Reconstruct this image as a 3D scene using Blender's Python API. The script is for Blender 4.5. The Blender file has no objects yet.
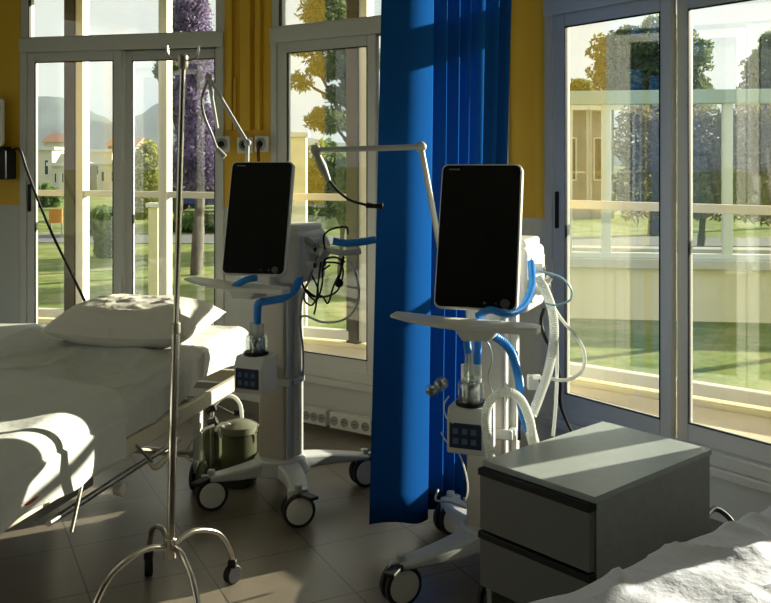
import bpy, math, random
from mathutils import Vector, Matrix, noise
import bmesh
random.seed(7)
C = bpy.context.scene.collection
PI = math.pi
CAMZ, F, CX, HY = 1.45, 600.0, 385.5, 163.0
YS = 1.5          # focal length is F*YS pixels; the depths below are given in units of 1.5 m
WL = {}          # world location of every object

def px(u, v, d):  # a point of the room from its measured image position and distance
    return Vector(((u-CX)/F*d, d*YS, CAMZ-(v-HY)/F*d))

# ------------------------------------------------------------------ mesh helper
class MB:
    def __init__(s, M=None): s.v=[]; s.f=[]; s.M=M or Matrix.Identity(4)
    def add(s, vs, fs):
        n=len(s.v); s.v += [s.M@Vector(p) for p in vs]; s.f += [tuple(i+n for i in f) for f in fs]; return s
    def box(s, c, size, R=None):
        hx,hy,hz=[k/2 for k in size]; c=Vector(c)
        vs=[Vector((x,y,z)) for x in(-hx,hx) for y in(-hy,hy) for z in(-hz,hz)]
        if R: vs=[R@p for p in vs]
        return s.add([p+c for p in vs],[(0,1,3,2),(4,6,7,5),(0,4,5,1),(2,3,7,6),(0,2,6,4),(1,5,7,3)])
    def bb(s,x0,x1,y0,y1,z0,z1):
        return s.box(((x0+x1)/2,(y0+y1)/2,(z0+z1)/2),(abs(x1-x0),abs(y1-y0),abs(z1-z0)))
    def cyl(s,p0,p1,r0,r1=None,n=20):
        r1=r0 if r1 is None else r1
        return s.tube([p0,p1],[r0,r1],n,smoothp=False)
    def tube(s,pts,r,n=12,smoothp=True,sub=10,corr=0,pitch=.006,cap=True):
        pts=[Vector(p) for p in pts]
        if smoothp and len(pts)>2:
            out=[]
            P=[pts[0]*2-pts[1]]+pts+[pts[-1]*2-pts[-2]]
            for i in range(1,len(P)-2):
                for k in range(sub):
                    t=k/sub; a,b,c,d=P[i-1],P[i],P[i+1],P[i+2]
                    out.append(.5*((2*b)+(c-a)*t+(2*a-5*b+4*c-d)*t*t+(3*b-a-3*c+d)*t**3))
            out.append(pts[-1]); pts=out
        if corr:
            L=[0]
            for a,b in zip(pts,pts[1:]): L.append(L[-1]+(b-a).length)
            m=max(4,int(L[-1]/pitch)*2); q=[]; j=0
            for k in range(m+1):
                l=L[-1]*k/m
                while j<len(L)-2 and L[j+1]<l: j+=1
                t=(l-L[j])/max(1e-9,L[j+1]-L[j]); q.append(pts[j].lerp(pts[j+1],min(1,t)))
            pts=q; rr=[r*(1-corr*(k%2)) for k in range(len(pts))]
        else:
            rr=r if isinstance(r,(list,tuple)) else [r]*len(pts)
            if len(rr)!=len(pts): rr=[rr[min(len(rr)-1,int(i/(len(pts)-1)*(len(rr)-1)+.5))] for i in range(len(pts))]
        vs=[];fs=[]; N=None
        for i,p in enumerate(pts):
            t=(pts[min(i+1,len(pts)-1)]-pts[max(i-1,0)]).normalized()
            if N is None:
                N=t.cross(Vector((0,0,1)))
                if N.length<1e-3: N=t.cross(Vector((1,0,0)))
            else: N=N-t*N.dot(t)
            N.normalize(); B=t.cross(N)
            for k in range(n):
                a=2*PI*k/n; vs.append(p+(N*math.cos(a)+B*math.sin(a))*rr[i])
        for i in range(len(pts)-1):
            for k in range(n):
                a=i*n+k; b=i*n+(k+1)%n; fs.append((a,b,b+n,a+n))
        if cap: fs.append(tuple(range(n))[::-1]); fs.append(tuple((len(pts)-1)*n+k for k in range(n)))
        return s.add(vs,fs)
    def lathe(s,prof,c=(0,0,0),n=28,R=None):   # profile (r,z)
        c=Vector(c); vs=[];fs=[]
        for r,z in prof:
            for k in range(n):
                a=2*PI*k/n; p=Vector((r*math.cos(a),r*math.sin(a),z))
                vs.append((R@p if R else p)+c)
        for i in range(len(prof)-1):
            for k in range(n):
                a=i*n+k;b=i*n+(k+1)%n; fs.append((a,b,b+n,a+n))
        fs.append(tuple(range(n))[::-1]); fs.append(tuple((len(prof)-1)*n+k for k in range(n)))
        return s.add(vs,fs)
    def prism(s,poly,z0,z1):   # poly in xy
        n=len(poly); vs=[(x,y,z0) for x,y in poly]+[(x,y,z1) for x,y in poly]
        return s.add(vs,[tuple(range(n))[::-1],tuple(range(n,2*n))]+[(i,(i+1)%n,n+(i+1)%n,n+i) for i in range(n)])
    def prismM(s,poly,y0,y1):  # poly in xz, extruded along y
        n=len(poly); vs=[(x,y0,z) for x,z in poly]+[(x,y1,z) for x,z in poly]
        return s.add(vs,[tuple(range(n))[::-1],tuple(range(n,2*n))]+[(i,(i+1)%n,n+(i+1)%n,n+i) for i in range(n)])
    def rrect(s,w,h,r,y0,y1,cx=0,cz=0,k=6):  # rounded rectangle plate
        poly=[]
        for sx,sz,a0 in((1,1,0),(-1,1,90),(-1,-1,180),(1,-1,270)):
            for i in range(k+1):
                a=math.radians(a0+90*i/k); poly.append((cx+sx*(w/2-r)+r*math.cos(a),cz+sz*(h/2-r)+r*math.sin(a)))
        return s.prismM(poly,y0,y1)
    def ring(s,x0,x1,z0,z1,wl,wr,wb,wt,y0,y1):  # rectangular frame
        s.bb(x0,x0+wl,y0,y1,z0,z1); s.bb(x1-wr,x1,y0,y1,z0,z1)
        s.bb(x0+wl,x1-wr,y0,y1,z0,z0+wb); s.bb(x0+wl,x1-wr,y0,y1,z1-wt,z1); return s
    def sphere(s,c,r,n=14,sc=(1,1,1)):
        prof=[(max(1e-4,math.sin(PI*i/n))*r,-math.cos(PI*i/n)*r) for i in range(n+1)]
        vs=[];fs=[];c=Vector(c);m=n*2
        for a,z in prof:
            for k in range(m):
                t=2*PI*k/m; vs.append(c+Vector((a*math.cos(t)*sc[0],a*math.sin(t)*sc[1],z*sc[2])))
        for i in range(n):
            for k in range(m):
                a=i*m+k;b=i*m+(k+1)%m; fs.append((a,b,b+m,a+m))
        return s.add(vs,fs)

def obj(name, mb, m, parent=None, bevel=0, smooth=True, seg=2):
    me=bpy.data.meshes.new(name); vs=mb.v
    lo=[min(p[i] for p in vs) for i in range(3)]; hi=[max(p[i] for p in vs) for i in range(3)]
    c=Vector(((lo[0]+hi[0])/2,(lo[1]+hi[1])/2,lo[2]))
    me.from_pydata([tuple(p-c) for p in vs],[],mb.f)
    bm=bmesh.new(); bm.from_mesh(me)
    if len(mb.f)<60000: bmesh.ops.recalc_face_normals(bm,faces=bm.faces)
    if smooth:
        for f in bm.faces: f.smooth=True
        for e in bm.edges:
            if len(e.link_faces)==2 and e.calc_face_angle(0)>math.radians(38): e.smooth=False
    bm.to_mesh(me); bm.free()
    me.materials.append(m)
    o=bpy.data.objects.new(name,me); C.objects.link(o); o.location=c; WL[o.name]=c.copy()
    if parent:
        o.parent=parent; o.matrix_parent_inverse=Matrix.Translation(-WL[parent.name])
    if bevel:
        b=o.modifiers.new('bevel','BEVEL'); b.width=bevel; b.segments=seg; b.limit_method='ANGLE'; b.harden_normals=False
    return o
def tag(o,label=None,cat=None,group=None,kind=None):
    if label:o['label']=label
    if cat:o['category']=cat
    if group:o['group']=group
    if kind:o['kind']=kind
    return o
def thing(name,loc,label,cat,group=None,kind=None):
    o=bpy.data.objects.new(name,None); C.objects.link(o); o.location=loc; o.empty_display_size=.1
    WL[o.name]=Vector(loc); return tag(o,label,cat,group,kind)

# ------------------------------------------------------------------ materials
def mat(name,col,rough=.5,metal=0,spec=.5,bump=0,bscale=50,var=0,vscale=6,trans=0,col2=None,sss=0,coat=0):
    m=bpy.data.materials.new(name); m.use_nodes=True; nt=m.node_tree; b=nt.nodes['Principled BSDF']
    b.inputs['Base Color'].default_value=(*col,1); b.inputs['Roughness'].default_value=rough
    b.inputs['Metallic'].default_value=metal; b.inputs['Specular IOR Level'].default_value=spec
    b.inputs['Transmission Weight'].default_value=trans; b.inputs['Coat Weight'].default_value=coat
    tc=nt.nodes.new('ShaderNodeNewGeometry')
    if var or col2:
        n=nt.nodes.new('ShaderNodeTexNoise'); n.inputs['Scale'].default_value=vscale; n.inputs['Detail'].default_value=4
        nt.links.new(tc.outputs['Position'],n.inputs['Vector'])
        r=nt.nodes.new('ShaderNodeValToRGB'); r.color_ramp.elements[0].position=.35; r.color_ramp.elements[1].position=.65
        c2=col2 or tuple(min(1,k*(1+var)) for k in col); c1=col if col2 else tuple(k*(1-var) for k in col)
        r.color_ramp.elements[0].color=(*c1,1); r.color_ramp.elements[1].color=(*c2,1)
        nt.links.new(n.outputs['Fac'],r.inputs['Fac']); nt.links.new(r.outputs['Color'],b.inputs['Base Color'])
    if bump:
        n=nt.nodes.new('ShaderNodeTexNoise'); n.inputs['Scale'].default_value=bscale; n.inputs['Detail'].default_value=5
        nt.links.new(tc.outputs['Position'],n.inputs['Vector'])
        k=nt.nodes.new('ShaderNodeBump'); k.inputs['Strength'].default_value=bump; k.inputs['Distance'].default_value=.035 if bscale<=10 else .01
        nt.links.new(n.outputs['Fac'],k.inputs['Height']); nt.links.new(k.outputs['Normal'],b.inputs['Normal'])
    return m
def mixmat(name,a,b,fac):
    m=bpy.data.materials.new(name); m.use_nodes=True; nt=m.node_tree; nt.nodes.clear()
    o=nt.nodes.new('ShaderNodeOutputMaterial'); mx=nt.nodes.new('ShaderNodeMixShader')
    A=nt.nodes.new(a[0]); A.inputs['Color'].default_value=(*a[1],1)
    B=nt.nodes.new(b[0]); B.inputs['Color'].default_value=(*b[1],1)
    if 'Roughness' in B.inputs: B.inputs['Roughness'].default_value=b[2] if len(b)>2 else .05
    if fac=='fresnel':
        g=nt.nodes.new('ShaderNodeNewGeometry'); d=nt.nodes.new('ShaderNodeVectorMath'); d.operation='DOT_PRODUCT'
        nt.links.new(g.outputs['Incoming'],d.inputs[0]); nt.links.new(g.outputs['Normal'],d.inputs[1])
        def mth(op,x,y):
            q=nt.nodes.new('ShaderNodeMath'); q.operation=op
            for k,v in enumerate((x,y)):
                if hasattr(v,'links'): nt.links.new(v,q.inputs[k])
                elif v is not None: q.inputs[k].default_value=v
            return q.outputs[0]
        c=mth('SUBTRACT',1.0,mth('ABSOLUTE',d.outputs['Value'],None)); f=mth('ADD',.04,mth('MULTIPLY',.96,mth('POWER',c,5.0)))
        nt.links.new(f,mx.inputs[0])
    else: mx.inputs[0].default_value=fac
    nt.links.new(A.outputs[0],mx.inputs[1]); nt.links.new(B.outputs[0],mx.inputs[2]); nt.links.new(mx.outputs[0],o.inputs[0])
    return m
M={}
M['glass']=mixmat('window_glass',('ShaderNodeBsdfTransparent',(.955,.975,.96)),('ShaderNodeBsdfGlossy',(1,1,1),.0),'fresnel')
M['clear']=mixmat('clear_plastic',('ShaderNodeBsdfTransparent',(.80,.85,.85)),('ShaderNodeBsdfGlossy',(.9,.95,.95),.12),.28)
M['curtain']=mixmat('blue_curtain',('ShaderNodeBsdfDiffuse',(.010,.092,.36)),('ShaderNodeBsdfTranslucent',(.010,.11,.45)),.16)
M['white_hose']=mixmat('milky_hose',('ShaderNodeBsdfDiffuse',(.82,.83,.80)),('ShaderNodeBsdfTranslucent',(.85,.87,.84)),.35)
M['alu']=mat('window_frame_paint',(.60,.60,.585),.32,0,.5)
M['outer']=mat('outer_frame_paint',(.62,.60,.52),.5)
M['brown_post']=mat('brown_post',(.05,.043,.032),.6,var=.2,vscale=4)
M['sill']=mat('ledge_tile',(.62,.52,.36),.6,var=.06,vscale=5)
M['white']=mat('device_white',(.72,.71,.67),.38,0,.5)
M['warm']=mat('column_beige',(.52,.48,.43),.45)
M['base']=mat('base_grey_white',(.50,.51,.51),.4)
M['pgrey']=mat('grey_plastic',(.33,.34,.33),.45)
M['dark']=mat('black_plastic',(.010,.010,.011),.5,0,.3)
M['tyre']=mat('dark_tyre',(.03,.03,.032),.6)
M['screen']=mat('screen_black',(.0025,.0025,.003),.22,0,.35)
M['panel']=mat('dark_blue_panel',(.035,.05,.10),.25)
M['cap']=mat('wheel_cap_cream',(.86,.84,.78),.4)
M['keygrey']=mat('dim_key',(.07,.07,.07),.4)
M['led']=mat('panel_key',(.10,.16,.26),.4)
M['chrome']=mat('chrome_steel',(.62,.58,.53),.2,1)
M['steel']=mat('brushed_steel',(.45,.43,.39),.35,1)
M['bluehose']=mat('blue_hose',(.02,.27,.85),.35)
M['greyhose']=mat('grey_hose',(.30,.31,.32),.4)
M['cream']=mat('cream_enamel',(.72,.66,.50),.35)
M['sheet']=mat('cotton_sheet',(.66,.66,.63),.9,0,.1,bump=.55,bscale=7)
M['blanket']=mat('white_blanket',(.70,.71,.68),.9,0,.1,bump=.3,bscale=9)
M['pillow']=mat('pillow_cotton',(.78,.75,.68),.9,0,.1,bump=.35,bscale=10)
M['sheet2']=mat('lilac_white_sheet',(.74,.75,.86),.9,0,.1,bump=.5,bscale=9)
M['red']=mat('red_strap',(.45,.04,.02),.6)
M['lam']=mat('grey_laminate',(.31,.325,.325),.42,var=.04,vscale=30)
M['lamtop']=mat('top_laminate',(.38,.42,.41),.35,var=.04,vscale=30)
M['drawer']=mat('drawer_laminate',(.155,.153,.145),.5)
M['paleblue']=mat('pale_blue_laminate',(.42,.50,.55),.4)
M['water']=mat('steel_chamber',(.50,.49,.45),.25,.8)
M['jar']=mixmat('green_glass',('ShaderNodeBsdfTransparent',(.50,.54,.40)),('ShaderNodeBsdfDiffuse',(.13,.135,.085)),.55)
M['plaster_out']=mat('outer_plaster',(.74,.66,.42),.8,bump=.2,bscale=12,var=.06)
M['ceil']=mat('ceiling_paint',(.75,.74,.70),.8)
M['concrete']=mat('grey_render',(.36,.34,.32),.9,var=.12,vscale=1.5)
M['roofw']=mat('white_roof',(.75,.73,.68),.7)
M['wallw']=mat('white_render',(.72,.66,.56),.8,var=.1,vscale=.6)
M['terra']=mat('clay_roof',(.38,.20,.12),.8)
M['bark']=mat('bark',(.10,.075,.055),.9,var=.3,vscale=8)
M['hill']=mat('hill_scrub',(.10,.14,.13),1,0,0,var=.15,vscale=.05)
M['orange']=mat('orange_paint',(.75,.28,.03),.35)
M['carblue']=mat('blue_paint',(.03,.06,.22),.25,coat=.5)
M['carwhite']=mat('white_paint',(.7,.7,.7),.3)
M['darkglass']=mat('dark_glass',(.02,.03,.035),.08)
M['asphalt']=mat('asphalt',(.16,.155,.15),.9,var=.1)
def foliage(name,a,b):
    m=mat(name,a,.8,0,.1,col2=b,vscale=1.7); nt=m.node_tree; bs=nt.nodes['Principled BSDF']
    out=[n for n in nt.nodes if n.type=='OUTPUT_MATERIAL'][0]
    t=nt.nodes.new('ShaderNodeBsdfTranslucent'); t.inputs['Color'].default_value=(b[0]*1.3,b[1]*1.3,b[2],1)
    mx=nt.nodes.new('ShaderNodeMixShader'); mx.inputs[0].default_value=.35
    nt.links.new(bs.outputs[0],mx.inputs[1]); nt.links.new(t.outputs[0],mx.inputs[2]); nt.links.new(mx.outputs[0],out.inputs[0]); return m
M['pine']=foliage('pine_needles',(.06,.095,.04),(.17,.22,.10))
M['twig']=foliage('dry_thicket',(.12,.115,.06),(.27,.23,.14))
M['lime']=foliage('yellow_green_leaves',(.24,.27,.07),(.42,.42,.14))
M['purple']=foliage('purple_leaves',(.06,.05,.12),(.30,.23,.44))
M['shrub']=foliage('shrub_leaves',(.06,.12,.035),(.16,.24,.07))
# two-tone wall paint: yellow above a pale dado
def wallmat():
    m=mat('yellow_over_pale_wall',(.7,.7,.7),.55,bump=.08,bscale=30); nt=m.node_tree; b=nt.nodes['Principled BSDF']
    g=nt.nodes.new('ShaderNodeNewGeometry'); s=nt.nodes.new('ShaderNodeSeparateXYZ'); c=nt.nodes.new('ShaderNodeMath'); c.operation='GREATER_THAN'; c.inputs[1].default_value=1.19
    mx=nt.nodes.new('ShaderNodeMix'); mx.data_type='RGBA'; mx.inputs['A'].default_value=(.56,.575,.56,1); mx.inputs['B'].default_value=(.74,.455,.035,1)
    nt.links.new(g.outputs['Position'],s.inputs[0]); nt.links.new(s.outputs['Z'],c.inputs[0]); nt.links.new(c.outputs[0],mx.inputs['Factor']); nt.links.new(mx.outputs['Result'],b.inputs['Base Color'])
    return m
M['wall']=wallmat()
M['wallback']=mat('grey_green_wall',(.20,.215,.20),.6)
M['yellow']=mat('yellow_paint',(.74,.455,.035),.5)
def floormat():
    m=mat('brown_floor_tiles',(.2,.17,.14),.32,0,.5); nt=m.node_tree; b=nt.nodes['Principled BSDF']; L=nt.links.new
    g=nt.nodes.new('ShaderNodeNewGeometry'); mp=nt.nodes.new('ShaderNodeMapping'); mp.vector_type='TEXTURE'
    a=math.radians(26.57)
    mp.inputs['Rotation'].default_value=(0,0,a); mp.inputs['Location'].default_value=(0,0,0)
    # local x = along (cos a, sin a); grout at .06 + k*.405
    L(g.outputs['Position'],mp.inputs['Vector']); s=nt.nodes.new('ShaderNodeSeparateXYZ'); L(mp.outputs[0],s.inputs[0])
    def grout(sock,off):
        A=nt.nodes.new('ShaderNodeMath'); A.operation='SUBTRACT'; A.inputs[1].default_value=off; L(sock,A.inputs[0])
        B=nt.nodes.new('ShaderNodeMath'); B.operation='PINGPONG'; B.inputs[1].default_value=.2025; L(A.outputs[0],B.inputs[0])
        D=nt.nodes.new('ShaderNodeMath'); D.operation='LESS_THAN'; D.inputs[1].default_value=.0028; L(B.outputs[0],D.inputs[0]); return D
    g1=grout(s.outputs['X'],.46); g2=grout(s.outputs['Y'],1.952)
    mxx=nt.nodes.new('ShaderNodeMath'); mxx.operation='MAXIMUM'; L(g1.outputs[0],mxx.inputs[0]); L(g2.outputs[0],mxx.inputs[1])
    n=nt.nodes.new('ShaderNodeTexNoise'); n.inputs['Scale'].default_value=5; n.inputs['Detail'].default_value=6; L(g.outputs['Position'],n.inputs['Vector'])
    r=nt.nodes.new('ShaderNodeValToRGB'); r.color_ramp.elements[0].color=(.165,.137,.108,1); r.color_ramp.elements[1].color=(.235,.198,.155,1); L(n.outputs['Fac'],r.inputs[0])
    mx=nt.nodes.new('ShaderNodeMix'); mx.data_type='RGBA'; mx.inputs['B'].default_value=(.06,.05,.04,1); L(mxx.outputs[0],mx.inputs['Factor']); L(r.outputs[0],mx.inputs['A']); L(mx.outputs['Result'],b.inputs['Base Color'])
    return m
M['floor']=floormat()
def lawnmat():
    m=mat('lawn_grass',(.1,.15,.05),.95,0,.05,bump=.9,bscale=14); nt=m.node_tree; b=nt.nodes['Principled BSDF']; L=nt.links.new
    g=nt.nodes.new('ShaderNodeNewGeometry'); n=nt.nodes.new('ShaderNodeTexNoise'); n.inputs['Scale'].default_value=1.3; n.inputs['Detail'].default_value=9; n.inputs['Roughness'].default_value=.7; L(g.outputs['Position'],n.inputs['Vector'])
    r=nt.nodes.new('ShaderNodeValToRGB'); e=r.color_ramp.elements; e[0].position=.35; e[0].color=(.13,.17,.045,1); e[1].position=.62; e[1].color=(.33,.31,.14,1)
    x=e.new(.5); x.color=(.21,.255,.075,1); L(n.outputs['Fac'],r.inputs[0]); L(r.outputs[0],b.inputs['Base Color']); return m
M['lawn']=lawnmat()

# ------------------------------------------------------------------ room shell
CH=2.95
def facet(P,th): # local x along the facet to the right, local y outwards
    return Matrix.Translation((P[0],P[1],0))@Matrix.Rotation(-math.radians(th),4,'Z')
K1=(-2.52,5.621); K2=(-.846,5.260); K3=(.704,4.243); K4=(1.819,2.767); K5=(2.391,1.008)
TH1,TH2,TH3,TH4=12.16,33.27,52.94,72.0
LENS={1:1.712,2:1.854,3:1.85,4:1.85}
def wall_piece(name,P,th,x0,x1,holes=None,L=1.7,t=.06):
    Mx=facet(P,th); mb=MB(Mx)
    if holes is None: mb.bb(0,L,0,t,0,CH)
    else:
        a,b,z0,z1=holes
        mb.bb(-.01,a,0,t,0,CH); mb.bb(b,L+.01,0,t,0,CH); mb.bb(a,b,0,t,0,z0); mb.bb(a,b,0,t,z1,CH)
    return tag(obj(name,mb,M['wall'],smooth=False),kind='structure')
FR={1:(.27,.368,.896,1.0,1.534,1.61),2:(.235,.348,.895,1.012,1.685,1.725),3:(.07,.186,.697,.802,1.45,1.56),4:(.12,.23,.78,.89,1.44,1.55)}
Z0,ZT=.28,2.80
facets={1:(K1,TH1),2:(K2,TH2),3:(K3,TH3),4:(K4,TH4)}
wn={1:'wall_north_west',2:'wall_north',3:'wall_north_east',4:'wall_east'}
for i,(P,th) in facets.items():
    f=FR[i]; wall_piece(wn[i],P,th,0,LENS[i],(f[0],f[5],Z0,ZT),LENS[i])
def wall_line(name,a,b,t=.16,z0=0,z1=CH,m=None):
    a=Vector((*a,0)); b=Vector((*b,0)); d=b-a; ang=math.degrees(math.atan2(-d.y,d.x))
    mb=MB(facet(a,ang)); mb.bb(0,d.length,0,t,z0,z1); return tag(obj(name,mb,m or M['wall'],smooth=False),kind='structure')
wall_line('wall_west_corner',(-3.9,5.5),K1,m=M['wallback'])
def holed(name,a,b,holes,z0,z1,t=.16):
    a=Vector((*a,0)); b=Vector((*b,0)); d=b-a; ang=math.degrees(math.atan2(-d.y,d.x)); Mh=facet(a,ang); mb=MB(Mh); x=0
    for p,q in holes:
        mb.bb(x,p,0,t,0,CH); mb.bb(p,q,0,t,0,z0); mb.bb(p,q,0,t,z1,CH); x=q
    mb.bb(x,d.length,0,t,0,CH); tag(obj(name,mb,M['wallback'],smooth=False),kind='structure')
    return Mh
BKH=[]
MBK=holed('wall_back',(2.9,-3.2),(-3.9,-3.2),BKH,.75,2.75)
RH=[]
LFH=[(2.6,4.2),(5.2,6.8)]  # unseen openings, added to let sky light fill the right window frame
MLF=holed('wall_left',(-3.9,-3.2),(-3.9,5.5),LFH,.4,2.82)
MRT=holed('wall_right',K5,(2.9,-3.2),RH,.45,2.75)
mb=MB(); mb.prism([(-4.1,-3.4),(3.1,-3.4),(2.55,1.0),(1.97,2.82),(.80,4.36),(-.79,5.40),(-2.52,5.78),(-4.1,5.66)],-.15,0); tag(obj('floor',mb,M['floor'],smooth=False),kind='structure')
# outer glazed ring
O0=(-4.2,6.5); OA=(-2.09,6.075); OC=(-.155,5.30); OD=(2.036,3.553); OE=(2.95,2.1); OF=(3.2,.4)
mb=MB(); mb.prism([(-4.3,-3.5),(3.3,-3.5),(3.4,.4),(3.15,2.2),(2.30,3.62),(-.12,5.5),(-2.05,6.28),(-4.3,6.75)],CH,CH+.2); tag(obj('ceiling',mb,M['ceil'],smooth=False),kind='structure')

def window(n,P,th,f):
    Mx=facet(P,th); c=Mx@Vector(((f[0]+f[5])/2,.03,Z0))
    w=thing('window_%d'%n,c,None,None,kind='structure')
    x0,g1,g2,g3,g4,x1=f
    obj('frame',MB(Mx).ring(x0,x1,Z0,2.15,.045,min(.045,x1-g4),.05,.02,-.012,.075),M['alu'],w,bevel=.004)
    obj('transom',MB(Mx).bb(x0,x1,-.02,.10,2.13,2.217),M['alu'],w,bevel=.004)
    # sliding sashes
    for k,(a,ga,gb,b,y) in enumerate(((x0+.035,g1,g2,g2+.055,.0),(g3-.055,g3,g4,max(g4+.01,x1-.035),.04))):
        s=obj('sash',MB(Mx).ring(a,b,Z0+.045,2.135,ga-a,b-gb,.40-Z0-.045,.065,y,y+.035),M['alu'],w,bevel=.004)
        obj('pane',MB(Mx).bb(ga-.005,gb+.005,y+.015,y+.021,.395,2.075),M['glass'],s,smooth=False)
        # black gasket around the pane
        obj('gasket',MB(Mx).ring(ga-.001,gb+.001,.399,2.071,.005,.005,.005,.005,y-.001,y+.012),M['dark'],s,smooth=False)
        hx=(a+ga)/2-.003 if k==0 else (gb+b)/2+.003
        obj('handle',MB(Mx).rrect(.016,.17,.0075,y-.012,y+.002,hx,1.235),M['dark'],s,bevel=.002)
    # fixed upper light
    s=obj('upper_sash',MB(Mx).ring(x0,x1,2.217,ZT,.055,.055,.01,.05,.0,.06),M['alu'],w,bevel=.003)
    obj('pane',MB(Mx).bb(x0+.05,x1-.05,.028,.034,2.222,ZT-.04),M['glass'],s,smooth=False)
    obj('gasket',MB(Mx).bb(x0+.055,x0+.061,-.001,.02,2.227,ZT-.05),M['dark'],s,smooth=False)
    # inner sill lip
    obj('sill',MB(Mx).bb(x0-.03,x1+.03,-.035,.02,Z0-.035,Z0),M['alu'],w,bevel=.004)
for i,(P,th) in facets.items(): window(i,P,th,FR[i])
def fill_window(n,Mx,x0,x1,z0,z1):  # simple window for the out-of-view openings added as fill light
    w=thing('window_%d'%n,Mx@Vector(((x0+x1)/2,.05,z0)),None,None,kind='structure'); xm=(x0+x1)/2
    f=MB(Mx).ring(x0,x1,z0,z1,.05,.05,.05,.05,.03,.10); f.bb(xm-.04,xm+.04,.03,.10,z0,z1)
    obj('frame',f,M['alu'],w,bevel=.003)
    for a,b in((x0+.05,xm-.04),(xm+.04,x1-.05)): obj('pane',MB(Mx).bb(a,b,.06,.066,z0+.05,z1-.05),M['glass'],w,smooth=False)
k=10
for a,b in BKH: fill_window(k,MBK,a,b,.75,2.75); k+=1
for a,b in LFH: fill_window(k,MLF,a,b,.4,2.82); k+=1
for a,b in RH: fill_window(k,MRT,a,b,.45,2.75); k+=1
# floor trim
for i,(P,th) in facets.items():
    tag(obj('baseboard_%s'%wn[i][5:],MB(facet(P,th)).bb(.0,LENS[i],-.012,.0,0,.07),mat('skirting_%d'%i,(.20,.18,.155),.5),bevel=.002),kind='structure')

def outer_run(n,a,b,mulls=(),post=True,lead=.06):
    a=Vector((*a,0)); b=Vector((*b,0)); d=b-a; L=d.length; ang=math.degrees(math.atan2(-d.y,d.x)); Mx=facet(a,ang)
    w=thing('window_%d'%n,a+Vector((0,0,.38)),None,None,kind='structure')
    xs=[.05]+list(mulls)+[L-.06]
    fr=MB(Mx); fr.bb(0,L,0,.06,.40,.455); fr.bb(0,L,0,.06,2.62,2.75); fr.bb(0,L,.005,.055,1.225,1.265)
    fr.bb(0,lead,-.005,.065,.40,2.7)
    fr.bb(L-.06,L,0,.06,.40,2.7)
    for q in mulls: fr.bb(q-.032,q+.032,-.002,.062,.40,2.7)
    obj('frame',fr,M['outer'],w,bevel=.003)
    for p,q in zip(xs,xs[1:]):
        obj('pane',MB(Mx).bb(p,q,.028,.034,.45,1.23),M['glass'],w,smooth=False)
        obj('pane',MB(Mx).bb(p,q,.028,.034,1.26,2.63),M['glass'],w,smooth=False)
    tag(obj('wall_outer_%s'%['west','north','east','south_east','far_east'][n-5],MB(Mx).bb(0,L,-.02,.14,-.6,.385),M['plaster_out'],smooth=False),kind='structure')
    tag(obj('trim_%d'%(n-4),MB(Mx).bb(-.02,L+.02,-.03,.10,2.75,CH),M['outer'],smooth=False),kind='structure')
    if post:
        tag(obj('outer_column',MB(Mx).bb(-.085,0.0,-.02,.08,.33,CH),M['brown_post'],bevel=.004),kind='structure')
outer_run(5,O0,OA,(1.0,))
outer_run(6,OA,OC,(.70,))
outer_run(7,OC,OD)
outer_run(8,OD,OE,(.8,),False,.08)
outer_run(9,OE,OF,(.9,),False)
# ledge between the two glazings
mb=MB(); mb.prism([(-4.2,5.7),(-2.5,5.78),(-.78,5.40),(.83,4.34),(1.97,2.83),(2.55,1.03),(3.15,.45),(2.92,2.08),(2.0,3.52),(-.2,5.29),(-2.09,6.04),(-4.2,6.46)],.30,.365)
tag(obj('window_ledge',mb,M['sill'],smooth=False),kind='structure')

# ------------------------------------------------------------------ fixtures on the wall
Mx=facet(K1,TH1); 
# trunking painted like the column (both sides of the fold)
t=thing('cable_trunking',Mx@Vector((1.62,-.02,1.63)),'yellow painted vertical cable trunking on the column between the left windows','trunking')
obj('side_channel',MB(Mx).bb(1.635,1.668,-.03,-.001,1.64,CH-.01),M['yellow'],t,bevel=.003)
Mx2=facet(K2,TH2)
obj('centre_channel',MB(Mx2).bb(.03,.105,-.04,-.001,1.64,CH-.01),M['yellow'],t,bevel=.003)
obj('end_channel',MB(Mx2).bb(.135,.17,-.03,-.001,1.64,CH-.01),M['yellow'],t,bevel=.003)
obj('cover_panel',MB(Mx).bb(1.67,1.69,-.018,-.001,1.64,1.95),M['yellow'],t,bevel=.003)
for P,dd,lab in (((219,144,3.45),Mx,'leftmost of three small gas outlets, by the left window frame'),((241,145,3.42),Mx,'middle of three round gas outlets above left black screen, beside the white arm ball'),((262.5,144,3.40),Mx2,'right-hand gas outlet, with a short dark lead hanging to the left screen')):
    p=px(*P); li=dd.inverted()@p; x=li.x; z=p.z
    o=thing('gas_outlet',dd@Vector((x,0,z-.05)),lab,'outlet','gas outlets on the yellow column')
    obj('plate',MB(dd).rrect(.098,.092,.008,-.064,-.052,x,z),M['white'],o,bevel=.003)
    R=dd.to_3x3()@Matrix.Rotation(PI/2,3,'X')
    obj('socket_ring',MB().lathe([(.034,0),(.034,.012),(.026,.016),(.026,.006)],dd@Vector((x,-.064,z)),R=R),M['pgrey'],o)
    obj('socket_core',MB().lathe([(.017,0),(.017,.016),(.010,.018)],dd@Vector((x,-.064,z)),R=R),M['dark'],o)
    if 'right-hand' in lab: obj('lead',MB().tube([dd@Vector((x,-.085,z-.01)),dd@Vector((x,-.088,z-.05)),dd@Vector((x,-.08,z-.16))],.009),mat('dark_red_lead',(.10,.015,.01),.5),o)
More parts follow.
